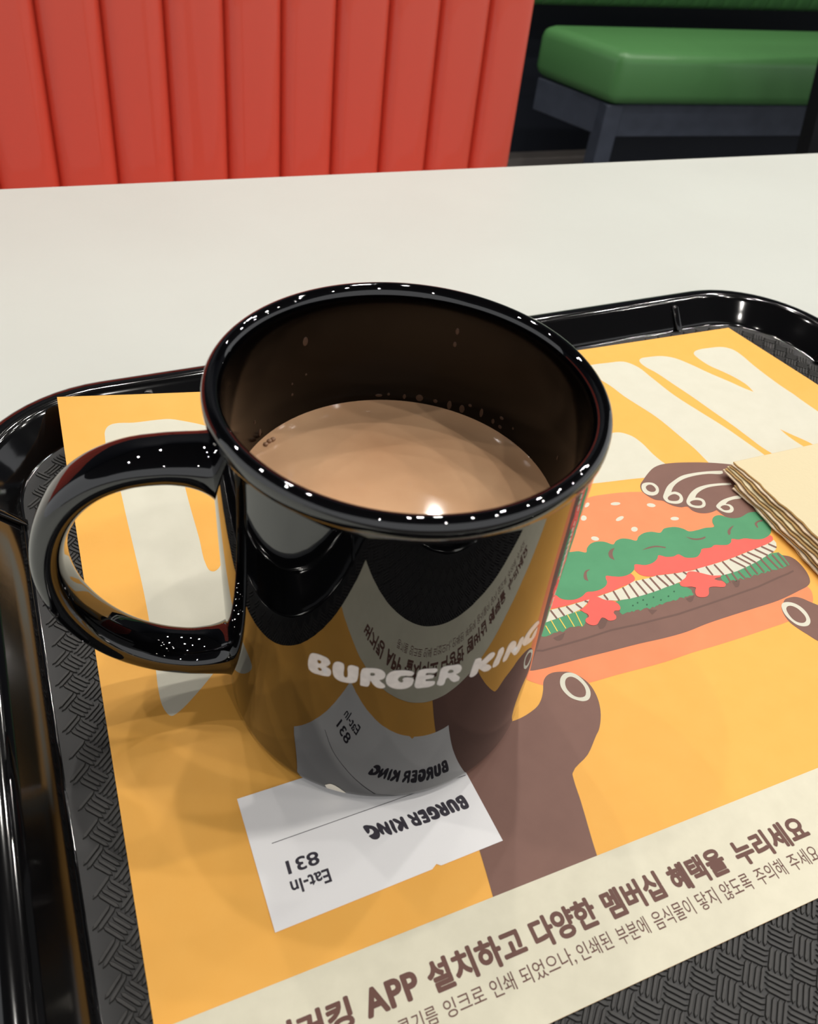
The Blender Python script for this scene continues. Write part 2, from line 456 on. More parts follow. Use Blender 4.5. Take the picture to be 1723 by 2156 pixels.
# ------------------------------------------------------------------ paper placemat with its print
PAPER_RZ = R(2.0055)
pm = thing('paper_placemat', 'orange printed paper placemat with burger drawing lying in the black tray', 'placemat', (0, 0, 0), PAPER_RZ)
PU0, PU1, PV0, PV1 = -71.9, 228.0, -94.2, 130.5
def lift(u, v):
    s = clamp((v - 72) / 58, 0, 1.05); g = interp(u, [-90, -72, -45, -19, 20, 55, 90], [16.2, 14.5, 10.6, 7.0, 3.3, 1.0, 0])
    a = clamp((u - 190) / 38, 0, 1.2); b = clamp((130 - v) / 55, 0, 1)
    return s * s * g + 5.6 * a * a * b * clamp((v - 42) / 32, 0, 1)
def on_paper(u, v, dz=0.0):
    z = lift(u, v)
    return ((u + 0.1 * z) * MM, (v - 0.13 * z) * MM, (z + dz) * MM)
nu, nv = 100, 76
vs, fs = [], []
for dz in (0.0, -0.13):
    for j in range(nv + 1):
        for i in range(nu + 1):
            vs.append(on_paper(PU0 + (PU1 - PU0) * i / nu, PV0 + (PV1 - PV0) * j / nv, dz))
N1 = (nu + 1) * (nv + 1); w = nu + 1
for j in range(nv):
    for i in range(nu):
        a = j * w + i
        fs.append((a, a + 1, a + w + 1, a + w)); fs.append((N1 + a, N1 + a + w, N1 + a + w + 1, N1 + a + 1))
rim = [i for i in range(w)] + [j * w + nu for j in range(1, nv + 1)] + [nv * w + i for i in range(nu - 1, -1, -1)] + [j * w for j in range(nv - 1, 0, -1)]
for k in range(len(rim)):
    a, b = rim[k], rim[(k + 1) % len(rim)]; fs.append((a, N1 + a, N1 + b, b))
link('sheet', mesh('sheet', vs, fs), P['orange'], pm, True, 40)
LAYER = 0.028
def decal(name, bm, m, layer, step=7.0, parent=None):
    lifted = any(lift(v.co.x, v.co.y) > 1e-4 for v in bm.verts)
    if lifted:                            # follow the curl of the sheet: cut along the sheet's own grid
        for ax, o0, st, n_ in ((0, PU0, (PU1 - PU0) / nu, nu), (1, PV0, (PV1 - PV0) / nv, nv)):
            lo = min(v.co[ax] for v in bm.verts); hi = max(v.co[ax] for v in bm.verts)
            for k in range(1, n_):
                c = o0 + st * k
                if lo < c < hi:
                    no = [0, 0, 0]; no[ax] = 1; co = [0, 0, 0]; co[ax] = c
                    bmesh.ops.bisect_plane(bm, geom=list(bm.verts) + list(bm.edges) + list(bm.faces), plane_co=co, plane_no=no)
    for v in bm.verts: v.co = on_paper(v.co.x, v.co.y, LAYER * layer + v.co.z)
    return link(name, to_mesh(bm, name), m, parent or pm, lifted)
band = decal('cream_band', fill2d([[(PU0 + 0.02, PV0 + 0.02), (PU1 - 0.02, PV0 + 0.02), (PU1 - 0.02, -67.5), (PU0 + 0.02, -67.5)]]), P['band'], 3)
ART = [
('white_letter','white',1,1,'-58.5,115.31 -57.36,117.84 -55.33,118.95 -48.3,118.74 -40.49,119.07 -36,118.93 -30.6,117.15 -25.53,114.94 -16.53,109.07 -11.7,92.26 -17.46,62.83 -22.71,42.4 -31.62,22.45 -41.52,13.33 -49.07,6.5 -54.47,2.55 -56.23,2.02 -57.63,4.64 -58,11.06 -57.57,17.46 -56.68,32.29 -56.32,46.08 -56.4,61.13 -56.59,76.66 -56.86,92.85'),
('letter_gap','orange',2,1,'-36.41,91.79 -36.57,80.98 -36.7,63.22 -36.97,50.96 -36.25,48.51 -35.12,48.02 -33,49.75 -29.63,62.62 -28.03,77.03 -31.34,89.79'),
('white_letter','white',1,1,'86.18,53 97.23,72.63 113.11,75.81 124.75,74.6 129.19,73.88 132.61,70.53 134.06,65.35 134.4,58.7 135.68,52.59 139.54,46.42 137.07,44.92 122.85,47.81 102.88,50.32'),
('white_letter','white',1,1,'138.38,117.84 143.09,118.68 151.75,118.35 159.05,117.52 161.56,115.34 163.58,111.27 164.53,104.58 166.68,89.92 170.66,76.52 174.2,65.27 176.42,55.72 178.77,44.09 179.31,35.21 165.65,36.39 153.71,41.09 153.02,48.94 152.92,56.87 151.89,65.31 149.82,78.89 146.47,89.18 144.76,94.46 142.91,103.19 141.16,107.57 136.98,115.5'),
('white_letter','white',1,1,'166.69,115.9 168.51,117.65 173.66,117.87 179.6,117.05 184.3,114.42 188.4,108.76 193.13,99.76 197.66,91.99 200.72,85.77 202.85,82.25 203.37,87.14 202.29,92.83 199.86,99.01 196.91,104.73 195.58,110.63 195.73,114.97 198.15,116.87 206.37,117.19 212.91,115.85 215.59,112.88 216.25,108.53 215.69,98.76 215.58,87.94 216.39,74.13 219.17,61.72 224.19,46.06 208.62,29.72 204.07,43.73 202.23,48.07 199.38,52.82 196.56,57.85 196.84,52.57 198.31,46.29 200.79,40.16 201.49,34.5 194.66,27.28 186.01,30.18 183.05,43.37 180.88,50.14 179.64,57.8 178.36,65.68 175.86,77.27 173.85,86.97 171.44,96.53 168.94,106.4 166.65,112.3'),
('bottom_bun','salmon',1,1,'38.06,-14.23 38.33,-17.15 40.04,-19.03 42.19,-20.63 47.65,-22.86 55,-24.04 64.04,-24.27 80.77,-24.94 90.64,-24.72 100.53,-24.83 110.81,-24.81 119.74,-24.62 128.62,-24.33 135.7,-23.4 141.86,-20.75 143.96,-18.68 145.48,-15.98 145.41,-13.95 132.89,-14.82 103.89,-15.18 87.11,-15.96 63.66,-14.62 41.43,-13.64'),
('patty','brown',2,1,'147.07,-0.28 149.22,-1.62 150.24,-3.74 150.17,-7.96 148.98,-11.53 147.48,-13.43 145.29,-14.45 142.2,-14.97 131.56,-16.35 122.98,-16.54 113.22,-16.65 102.54,-16.94 93.91,-17.6 86.06,-17.45 77.16,-16.83 67.1,-16.44 58.26,-16.04 50.15,-15.81 43.49,-15.5 40.7,-14.99 37.74,-13.11 43.48,-6.31 50.68,-3.57 61.49,-1.8 81.01,-0.59 97.95,-0.62 122.67,1.36 144.75,1.33'),
('patty_line','darkbrown',3,0,'45.25,-9.43 47.65,-10.31 52.1,-10.33 61.76,-10.4 71.57,-10.07 81.33,-10.76 90.66,-11.06 95.67,-11.25 108.02,-10.81 119.31,-10.3 128.57,-9.87 138.33,-8.64 142.7,-8.26 145.62,-7.75 145.86,-7.05 142.99,-7.55 138.62,-7.94 128.86,-9.18 119.61,-9.62 108.29,-10.14 95.93,-10.59 90.95,-10.4 81.61,-10.11 71.81,-9.43 61.95,-9.77 52.29,-9.71 47.89,-9.69 45.59,-8.84'),
('patty_shade_mark','darkbrown',3,1,'68.84,-6.78 71.06,-4.84 72.79,-6.15 69.84,-8.41 68.53,-8.37'),
('patty_shade_mark','darkbrown',3,1,'53.02,-6.88 57.63,-6.17 55.12,-8.28 53.64,-8.05'),
('patty_shade_mark','darkbrown',3,1,'87.39,-6.34 90.33,-7.47 87.58,-8.63'),
('patty_shade_mark','darkbrown',3,1,'121.68,-4.8 124.75,-5.32 122.22,-7.49 121.16,-7.37'),
('patty_shade_mark','darkbrown',3,1,'102.04,-6.33 105.74,-6.07 102.98,-8.04 102.24,-7.8'),
('top_bun','salmon',1,1,'66.13,16.15 76.3,28.36 89.27,41.63 97.08,44.29 103.99,43.94 110.64,43.06 116.94,41.51 128.5,37.92 140.15,30.92 147.67,21.57 147.18,14.28 143.02,9.29 111.96,9.48 78.23,14.55'),
('sesame_seed','white',2,1,'106.19,38.24 105.73,37.93 104.91,37.81 103.95,37.9 103.11,38.2 102.6,38.6 102.58,39.02 103.03,39.33 103.85,39.46 104.81,39.36 105.66,39.07 106.16,38.66'),
('sesame_seed','white',2,1,'118.08,33.51 117.56,33.21 116.82,33.18 116.04,33.44 115.44,33.91 115.18,34.47 115.32,34.97 115.84,35.28 116.59,35.31 117.37,35.05 117.97,34.57 118.23,34.01'),
('sesame_seed','white',2,1,'95.27,41.66 95.1,41.19 94.62,40.67 93.95,40.25 93.28,40.03 92.79,40.08 92.59,40.38 92.76,40.85 93.23,41.37 93.9,41.79 94.57,42.01 95.07,41.96'),
('sesame_seed','white',2,1,'90.29,35.21 89.8,34.68 89.17,34.38 88.57,34.37 88.14,34.68 88.02,35.21 88.22,35.82 88.71,36.36 89.34,36.67 89.95,36.67 90.37,36.36 90.5,35.83'),
('sesame_seed','white',2,1,'103.48,31.96 103.13,31.5 102.38,31.06 101.44,30.76 100.55,30.68 99.95,30.84 99.81,31.2 100.15,31.66 100.89,32.1 101.84,32.4 102.73,32.49 103.33,32.32'),
('sesame_seed','white',2,1,'122.46,25.45 121.99,25.12 121.23,25.01 120.41,25.12 119.74,25.45 119.39,25.89 119.47,26.33 119.94,26.66 120.69,26.78 121.52,26.66 122.19,26.33 122.54,25.89'),
('sesame_seed','white',2,1,'104.86,25.21 104.36,24.75 103.7,24.5 103.05,24.53 102.57,24.83 102.41,25.33 102.6,25.89 103.09,26.36 103.76,26.61 104.41,26.58 104.89,26.27 105.05,25.77'),
('sesame_seed','white',2,1,'88.98,24.95 88.5,24.64 87.85,24.6 87.19,24.83 86.7,25.28 86.51,25.83 86.67,26.32 87.14,26.64 87.8,26.68 88.46,26.44 88.96,25.99 89.14,25.44'),
('tomato','red',3,1,'55.58,3.36 58.11,3.14 63.3,2.87 67.75,2.95 71.75,2.77 74.79,3.21 80.64,3.6 84.58,4.21 89.89,5.17 90.99,6.17 90.87,8.03 84.27,12.7 61.79,13.34'),
('tomato','red',3,1,'94.05,11.43 93.01,9.59 93.13,7.84 93.99,6.39 97.11,5.04 98.7,4.98 103.05,4.28 109.59,3.42 114.1,3.33 118.81,3.42 124.48,3.67 129.46,3.94 134.8,4.58 140.07,5.04 145.58,5.7 149.02,6.78 149.82,8.2 148.1,10.15 118.95,11.88 98.92,13.45'),
('lettuce','green',4,1,'72.61,23.2 76.54,22.54 79.17,22.1 81.42,20.89 82.63,22.39 85.03,23.92 87.42,24.2 90.2,23.28 92.37,21.39 94.22,22.52 96.74,22.92 99.16,21.96 101.17,20.57 102.99,21.97 105.97,22.95 108.9,22.69 111.61,21.41 114.01,22.69 116.39,22.69 118.78,22.13 120.93,20.53 121.9,19.05 125.21,18.64 128.92,18.73 132.44,18.32 133.24,20.36 134.8,22.11 137,22.8 138.73,22.34 139.86,21.12 141.52,20.03 144.4,19.43 146.32,19.71 149.54,20.52 152.65,20.12 154.73,19 155.8,15.18 153.26,12.97 151.84,10.96 150.29,9.49 147.98,8.51 145.18,8.17 142.45,8.89 139.42,10.23 136.73,10.47 134.58,11.35 133.51,10.26 131.47,9.48 129.37,9.89 126.6,10.72 124.75,10.13 121.02,10.43 119.8,9.35 117.15,7.91 114.98,8.12 112.9,8.97 111.7,10.77 109.38,10.49 106.74,11.07 104.67,12.46 103.28,11.24 100.59,10.08 97.55,10.01 94.31,11.26 93.01,9.59 90.47,8.24 87.06,8.02 84.1,9.02 82.2,9.81 81.62,9.07 81.08,7.36 79.76,6.12 77.14,5.3 74.37,5.35 72.52,5.73 70.15,4.66 67.49,4.22 65.03,4.68 63.03,5.9 62.27,7.53 59.68,9.54 65.78,20.5'),
('lettuce_vein','brown',5,1,'91.92,19.81 90.31,19.62 88.4,18.19 87.87,16.37 88.82,14.98 89.38,17.01 90.21,18.31'),
('lettuce_vein','brown',5,1,'78.72,13.89 77.08,13.84 75.37,12.47 74.6,10.61 75.36,9.55 75.98,11.44 76.95,13.03'),
('lettuce_vein','brown',5,1,'100.39,16.13 103.65,16.72 106.52,16.45 109.36,15 109.02,14.51 106.13,15.88 103.21,16.09'),
('lettuce_vein','brown',5,1,'119.1,17.15 121.36,15.64 123.31,15.05 126.18,15.13 125.77,14.59 122.82,14.4 120.63,15.2'),
('lettuce_vein','brown',5,1,'139.95,16.77 137.59,16.16 135.37,14.66 134.8,13.17 135.6,13.4 137,14.89'),
('lettuce_vein','brown',5,1,'152.09,16.13 149.64,16.01 147.81,15.08 147.36,13.02 147.92,13.34 148.66,14.83 149.89,15.44 151.76,15.48'),
('onion_slice','white',4,0,'54.96,1.65 57.92,2.82 63.15,2.6 67.64,2.75 71.61,2.81 71.3,2.31 67.56,0.35 64.51,-0.23 60.34,-0.51 57.55,-0.77 53.81,-1.01'),
('onion_slice','white',4,0,'74.11,2.94 76.85,3.17 80.53,3.43 85.06,3.86 89.82,5.07 91.9,4.93 95.77,4.7 98.5,4.91 101.49,4.41 105.86,3.71 108.5,3.54 109.9,3.32 112.41,3.11 114.1,3.33 118.75,3.35 124.34,3.49 129.37,3.83 134.65,4.4 140.01,4.97 145.92,5.6 149.19,6.49 149.06,5.12 147.62,3.22 146.18,2.28 142.74,1.4 136.58,-0.11 130.98,-1.06 126.54,-1.66 122.54,-1.77 119.94,-1.62 116.47,-0.63 114.25,0.48 110.38,0.4 105.03,0.28 101.73,-0.17 98.29,-0.34 95.48,-0.7 92.68,-0.85 89.04,-0.93 84.43,-0.89 79.62,-0.18 76.82,0.9'),
('onion_stripe','brown',5,0,'57.23,2.62 57.55,-0.91 58.18,-0.67 57.87,2.87'),
('onion_stripe','brown',5,0,'60.09,2.68 60.33,-0.66 60.97,-0.42 60.73,2.93'),
('onion_stripe','brown',5,0,'62.83,2.44 63.53,-0.38 64.17,-0.05 63.46,2.77'),
('onion_stripe','brown',5,0,'66.23,2.43 67.15,0 67.77,0.38 66.85,2.82'),
('onion_stripe','brown',5,0,'69.59,2.5 70.58,1.48 71.13,2.01 70.14,3.03'),
('onion_stripe','brown',5,0,'76.85,3.01 76.96,0.7 77.64,0.95 77.53,3.27'),
('onion_stripe','brown',5,0,'80.59,3.41 80.34,-0.53 81.03,-0.34 81.28,3.61'),
('onion_stripe','brown',5,0,'84.42,3.85 83.94,-0.94 84.63,-0.76 85.12,4.04'),
('onion_stripe','brown',5,0,'87.28,4.38 87.19,-1.14 87.89,-0.91 87.99,4.62'),
('onion_stripe','brown',5,0,'90.06,4.74 90.43,-1.13 91.14,-0.85 90.78,5.03'),
('onion_stripe','brown',5,0,'92.59,4.69 93.28,-0.94 93.99,-0.62 93.31,5.02'),
('onion_stripe','brown',5,0,'95.48,4.65 95.91,-0.81 96.63,-0.51 96.21,4.96'),
('onion_stripe','brown',5,0,'98.14,4.72 99.3,-0.45 100.02,-0.09 98.87,5.1'),
('onion_stripe','brown',5,0,'101.12,4.25 101.59,-0.31 102.33,0.01 101.87,4.58'),
('onion_stripe','brown',5,0,'104.51,3.74 105.08,0.39 105.83,0.74 105.26,4.1'),
('onion_stripe','brown',5,0,'107.88,3.41 108.6,1.81 109.29,2.25 108.57,3.85'),
('onion_stripe','brown',5,0,'112.98,3.22 112.86,1.54 113.59,1.77 113.72,3.47'),
('onion_stripe','brown',5,0,'116.98,3.16 116.78,-0.88 117.51,-0.63 117.73,3.42'),
('onion_stripe','brown',5,0,'120.32,3.04 120.51,-1.8 121.26,-1.5 121.07,3.34'),
('onion_stripe','brown',5,0,'123.96,3.33 124.33,-1.9 125.08,-1.59 124.72,3.65'),
('onion_stripe','brown',5,0,'127.24,3.36 130.1,-1.36 130.82,-0.88 127.96,3.86'),
('onion_stripe','brown',5,0,'130.1,3.7 132.78,-0.86 133.51,-0.38 130.83,4.2'),
('onion_stripe','brown',5,0,'132.7,3.95 135.02,-0.56 135.77,-0.09 133.45,4.43'),
('onion_stripe','brown',5,0,'135.39,4.25 138.31,0.2 139.05,0.72 136.13,4.78'),
('onion_stripe','brown',5,0,'138.96,4.64 141.48,0.82 142.23,1.33 139.71,5.16'),
('onion_stripe','brown',5,0,'142.12,4.97 144.52,1.49 145.28,2.01 142.88,5.5'),
('onion_stripe','brown',5,0,'145.47,5.26 147.18,2.89 147.94,3.42 146.23,5.8'),
('pickle','green',3,1,'52.42,-0.57 57.58,-0.7 60.75,-0.38 64.51,-0.23 66.97,-0.62 67.61,-2.36 65.31,-5.05 63.81,-5.88 62.83,-5.31 61.53,-5.26 60.11,-4.88 58.6,-5.22 56.96,-5.8 56.35,-5.16 55.22,-5.42 54.35,-5.25 52.87,-5.58 50.24,-5.4 49.97,-3.85'),
('pickle_line','yellow',5,0,'53.01,-2.16 52.9,-5.26 53.25,-5.17 53.37,-2.07'),
('pickle_line','yellow',5,0,'55.6,-0.74 55.39,-5.14 55.75,-5.05 55.96,-0.65'),
('pickle_line','yellow',5,0,'58.47,-0.91 58.41,-5.01 58.77,-4.9 58.83,-0.8'),
('pickle_line','yellow',5,0,'61.59,-0.37 61.27,-5.17 61.63,-5.08 61.96,-0.28'),
('pickle_line','yellow',5,0,'64.56,-0.15 63.72,-5.75 64.09,-5.69 64.93,-0.08'),
('pickle','green',3,0,'78.76,-0.43 84.59,-0.66 89.13,-0.79 92.85,-0.61 96.51,-0.57 99.78,-0.1 104.27,-0.04 105.05,-1.74 106.17,-3.74 105.73,-4.84 105.75,-5.66 104.92,-5.93 104.04,-5.62 103.12,-5.86 102.23,-5.58 101.67,-6.09 100.86,-5.44 100.2,-5.35 99.27,-5.87 98.22,-6.06 97.82,-5.61 96.58,-5.82 95.28,-5.62 94.27,-5.78 93.12,-6.13 92.4,-5.63 91.42,-5.99 91.01,-5.86 89.97,-6.33 89.57,-5.88 88.14,-6.42 87.6,-5.66 86.55,-5.64 84.8,-6.14 84.55,-5.48 83.55,-5.4 82.54,-5.86 82.2,-5.32 81.31,-5.62 80.49,-5.28 78.48,-5.69 78.19,-4.56 79.38,-2.99'),
('pickle_speck','darkgreen',5,0,'86.09,-3.13 85.96,-3.26 85.79,-3.34 85.63,-3.34 85.53,-3.26 85.5,-3.12 85.57,-2.96 85.7,-2.83 85.87,-2.75 86.03,-2.75 86.13,-2.83 86.16,-2.97'),
('pickle_speck','darkgreen',5,0,'88.57,-4.7 88.44,-4.84 88.27,-4.91 88.11,-4.91 88,-4.83 87.98,-4.69 88.05,-4.53 88.18,-4.4 88.35,-4.32 88.51,-4.32 88.61,-4.4 88.64,-4.54'),
('pickle_speck','darkgreen',5,0,'88.52,-2.69 88.38,-2.83 88.21,-2.91 88.05,-2.91 87.95,-2.83 87.92,-2.69 87.99,-2.53 88.12,-2.39 88.29,-2.31 88.45,-2.31 88.56,-2.39 88.58,-2.53'),
('pickle_speck','darkgreen',5,0,'92.44,-2.72 92.3,-2.86 92.13,-2.93 91.97,-2.93 91.86,-2.85 91.84,-2.71 91.91,-2.55 92.05,-2.41 92.22,-2.33 92.38,-2.34 92.48,-2.42 92.51,-2.56'),
('pickle_speck','darkgreen',5,0,'94.11,-4.45 93.97,-4.59 93.8,-4.66 93.64,-4.66 93.54,-4.58 93.51,-4.44 93.58,-4.28 93.72,-4.15 93.89,-4.07 94.06,-4.07 94.16,-4.15 94.18,-4.29'),
('pickle_speck','darkgreen',5,0,'97.42,-3.87 97.28,-4.01 97.1,-4.09 96.94,-4.09 96.83,-4.01 96.81,-3.87 96.88,-3.71 97.03,-3.57 97.2,-3.49 97.36,-3.49 97.47,-3.57 97.49,-3.71'),
('pickle_speck','darkgreen',5,0,'100.41,-2.77 100.26,-2.91 100.08,-2.99 99.92,-2.99 99.81,-2.9 99.79,-2.76 99.87,-2.6 100.01,-2.46 100.19,-2.38 100.35,-2.38 100.46,-2.47 100.48,-2.61'),
('pickle_speck','darkgreen',5,0,'83.98,-3.65 83.85,-3.78 83.68,-3.86 83.52,-3.86 83.42,-3.78 83.39,-3.64 83.46,-3.48 83.59,-3.35 83.76,-3.27 83.91,-3.27 84.02,-3.35 84.04,-3.49'),
('pickle','green',3,0,'120.11,-1.41 122.76,-1.49 126.74,-1.42 131.19,-0.81 136.85,0.21 142.96,1.65 146.7,1.2 147.08,-0.74 146.4,-4.8 143.69,-5.09 142.59,-5.41 142.16,-4.97 140.22,-5.34 139,-4.88 137.48,-5.24 136.67,-4.78 135.36,-5.37 134.24,-4.81 132.2,-5.35 131.13,-4.72 128.88,-5.53 127.77,-4.98 126.22,-5.44 125.44,-4.47 123.18,-5.35 122.71,-4.48 121.51,-4.53 119.41,-5.23 118.85,-3.5 119.19,-2.33'),
('pickle_line','brown',5,0,'121.37,-1.91 120.76,-5.12 121.45,-4.96 122.07,-1.73'),
('pickle_line','brown',5,0,'123.8,-1.82 123.47,-5.14 124.17,-4.93 124.5,-1.6'),
('pickle_line','brown',5,0,'126.41,-2.01 126.67,-5.32 127.38,-5.03 127.13,-1.71'),
('pickle_line','brown',5,0,'129.61,-1.44 129.26,-5.23 129.98,-5 130.34,-1.2'),
('pickle_line','brown',5,0,'132.38,-0.98 132.18,-5.06 132.9,-4.81 133.12,-0.72'),
('pickle_line','brown',5,0,'135.18,-0.51 134.97,-5.06 135.7,-4.8 135.92,-0.24'),
('pickle_line','brown',5,0,'137.83,0.23 137.95,-5.34 138.7,-5.05 138.58,0.53'),
('pickle_line','brown',5,0,'140.68,0.71 140.94,-5.17 141.69,-4.87 141.44,1.02'),
('pickle_line','brown',5,0,'143.25,0.85 143,-5.12 143.75,-4.85 144.01,1.13'),
('pickle_line','brown',5,0,'145.68,0.8 145.22,-4.91 145.98,-4.65 146.45,1.07'),
('ketchup_blob','red',6,1,'71.81,2.87 74.4,3.13 76.28,1.15 78.87,-0.26 79.58,-1.87 79.23,-3.33 78.28,-3.89 76.88,-3.64 76.12,-4.29 76.22,-5.48 75.6,-6.43 74.39,-6.73 72.93,-6.34 72.3,-5.19 71.55,-4.76 70.25,-5.49 68.76,-6.52 67.41,-6.54 66.24,-5.72 65.83,-4.46 66.55,-3.55 67.78,-3.18 67.99,-2.29 67.25,-1.29 66.55,0.09 67.56,0.35 69.78,1.22'),
('ketchup_blob','red',6,1,'109.64,2.97 111.14,2.94 113.05,1.93 115.49,0.1 117.09,-0.82 119.94,-1.62 119.17,-2.11 117.27,-2.07 116.49,-2.34 117.25,-3.09 118.59,-3.84 118.86,-5.19 117.76,-6.1 116.61,-5.87 113.93,-4.91 112.45,-4.87 110.51,-7.15 109.13,-7.74 107.45,-7.5 106.24,-6.64 106.63,-5.12 108.19,-3.54 107.23,-2.83 104.5,-1.98 103.83,-1.36 104.12,-0.2 107.61,1.25'),
('upper_hand','brown',3,1,'119.39,45.02 121.73,46.76 125.65,49.45 129.7,51.62 133.71,52.46 138.62,52.05 143.3,51.08 151.04,48.93 157.31,46.61 161.27,44.76 163.59,43.14 166.54,35.69 164.21,23.96 155.44,17.28 150.63,17.7 143.3,19.11 141.52,20.03 139.96,21.24 139.27,23.03 138.84,25.16 136,24.74 133.31,25.03 131.15,26.01 129.82,27.55 129.35,29.7 126.81,30.19 124.55,31.6 123.07,33.56 122.47,34.9 119.89,36.26 118.35,38.77 117.77,41.53 118.34,43.46'),
('nail_ring','white',5,1,'118.68,43.37 120.33,45.01 122.47,45.1 124.49,44.1 124.98,42.09 124.05,39.99 122.37,38.64 120.14,38.4 118.45,39.51 117.96,41.21'),
('nail','brown',6,1,'120.27,42.91 121.79,43.8 123.1,43.59 123.61,42.22 123.21,40.75 122.09,40.03 120.65,40.34 119.96,41.42'),
('nail_ring','white',5,1,'123.36,36.29 125.22,38.34 129.09,41.45 132.79,43.08 137.78,44.65 143.45,44.7 149.46,43.95 155.14,42.69 154.31,41.36 148.52,42.72 143.25,43.27 137.86,42.99 133.56,41.78 130.38,40.02 128.12,38.03 129.84,37.8 130.95,36.43 130.57,34.2 129.16,32.55 127.12,32.02 124.9,32.67 123.37,33.98'),
('nail','brown',6,1,'124.82,35.61 126.96,36.7 128.82,36.68 129.64,35.51 129.21,34.34 127.75,33.47 125.72,33.81 124.66,34.63'),
('nail_ring','white',5,1,'130.32,31.7 132.3,33.7 135.59,35.88 139.16,37.24 143.34,37.65 148.18,37.18 153.76,35.92 153.42,34.93 147.72,36.02 143.14,36.26 139.58,35.53 136.71,34.25 135.06,32.91 136.45,32.5 137.54,31.15 137.02,29.25 135.83,28.07 133.66,27.69 131.42,28.59 130.17,29.97'),
('nail','brown',6,1,'131.59,31.34 133.25,31.88 134.96,31.64 136.2,30.77 135.85,29.59 134.77,28.88 133.07,29.12 131.67,30.04'),
('nail_ring','white',5,1,'139.79,26.66 141.28,27.76 144.33,28.93 148.13,29.39 152.23,29.1 153.05,28.49 152.28,27.82 148.75,28.01 145.92,27.69 144.12,26.78 145.55,26.16 145.84,24.64 144.86,23.15 143.25,22.47 141.64,22.84 140.23,24.25'),
('nail','brown',6,1,'141.04,25.94 142.35,26.42 143.9,26.23 144.62,25.25 144.07,24.14 143.06,23.83 141.52,24.28'),
('lower_hand','brown',2,1,'27.63,-28.03 30.82,-27.98 34.43,-27.2 37.42,-26.03 39.6,-24.22 41.34,-21.91 42.84,-19.46 44.47,-18.18 46.59,-17.7 49.4,-18.22 51.9,-19.27 53.77,-21.4 55.04,-24.48 55.02,-28.07 54.07,-31.59 52.23,-35.03 49.7,-38.14 48.19,-39.28 42.9,-43.54 36.3,-46.82 35.72,-48.29 34.42,-53.94 30.89,-67.69 29.94,-72.83 13.97,-72.72 2.04,-72.18 3.02,-67.31 4.63,-57.18 6.46,-43.52 8.93,-27.72 11.19,-19.46 18.54,-25'),
('nail_ring','white',3,1,'47.36,-20.95 48.55,-19.68 50.17,-19.04 51.85,-19.36 53.24,-20.72 54.07,-23 54.25,-25.53 53.53,-27.57 52.07,-28.85 50.5,-28.91 49.11,-28.19 47.54,-26.71 46.75,-24.67 46.67,-22.7'),
('nail','brown',4,1,'48.62,-21.7 49.66,-20.72 51,-20.56 52.09,-21.35 52.86,-22.93 53.12,-24.83 52.65,-26.47 51.61,-27.58 50.12,-27.5 48.83,-26.59 48.16,-25.14 47.97,-23.46'),
('lower_finger','brown',2,1,'132.63,-17.46 133.87,-16.69 135.93,-16.48 138.2,-16.87 139.85,-17.98 141.24,-19.78 143.07,-22.02 150,-30 162,-40 156,-58 132.39,-33.53 130.85,-30.35 129.54,-27.38 128.77,-24.57 129.35,-21.01 130.65,-18.76'),
('nail_ring','white',3,1,'130.65,-18.76 131.8,-17.78 133.36,-17.69 135.27,-18.49 136.66,-20.27 137.07,-22.7 136.5,-25.16 135.52,-26.72 133.85,-27.66 131.98,-27.5 130.43,-26.39 129.57,-24.08 129.52,-21.44'),
('nail','brown',4,1,'131.52,-19.99 132.67,-19.32 133.99,-19.51 135.11,-20.75 135.52,-22.78 135.34,-24.61 134.52,-25.84 133.21,-26.35 131.64,-25.85 130.71,-24.44 130.69,-22.19'),
]

OWNER = {'letter_gap': 'white_letter', 'patty_line': 'patty', 'patty_shade_mark': 'patty', 'sesame_seed': 'top_bun', 'lettuce_vein': 'lettuce', 'onion_stripe': 'onion_slice',
         'pickle_line': 'pickle', 'pickle_speck': 'pickle', 'nail_ring': 'hand', 'nail': 'hand'}
last = {}
for nm, c, layer, sm, s in ART:
    pts = parse(s)
    if sm: pts = smooth_loop(pts)
    o = decal(nm, fill2d([pts]), P[c], layer, parent=last[OWNER[nm]] if nm in OWNER else pm)
    last[nm] = o
    if nm in ('upper_hand', 'lower_hand', 'lower_finger'): last['hand'] = o
LINE1 = [('버거킹', -51.6, -34.4, -80.6, -74.7), ('APP', -31.8, -19.7, -80.4, -75.0), ('설치하고', -17.6, 5.4, -81.2, -74.7), ('다양한', 7.5, 23.9, -81.3, -74.8),
         ('멤버십', 26.2, 42.0, -81.6, -75.1), ('혜택을', 44.4, 60.2, -82.0, -75.5), ('누리세요', 63.3, 85.6, -82.2, -75.8)]
LINE2 = [('콩기름', -26.7, -18.2, -86.0, -82.6), ('잉크로', -16.6, -7.4, -86.1, -82.6), ('인쇄', -5.9, -0.3, -86.2, -82.6), ('되었으나,', 1.2, 14.4, -86.5, -82.7), ('인쇄된', 15.4, 23.9, -86.5, -82.9),
         ('부분에', 25.6, 33.6, -86.8, -83.0), ('음식물이', 35.2, 46.1, -87.0, -83.1), ('닿지', 47.6, 53.1, -87.1, -83.2), ('않도록', 54.6, 63.1, -87.2, -83.2), ('주의해', 64.8, 73.4, -87.3, -83.3), ('주세요', 75.1, 84.0, -87.4, -83.4)]
for lines, off in ((LINE1, 0.043), (LINE2, 0.004)):
    for body, u0, u1, v0, v1 in lines:
        b = text_bm(body, off); fit_box(b, u0, u1, v0, v1)
        decal('printed_word', b, P['text'], 4, 60, band)

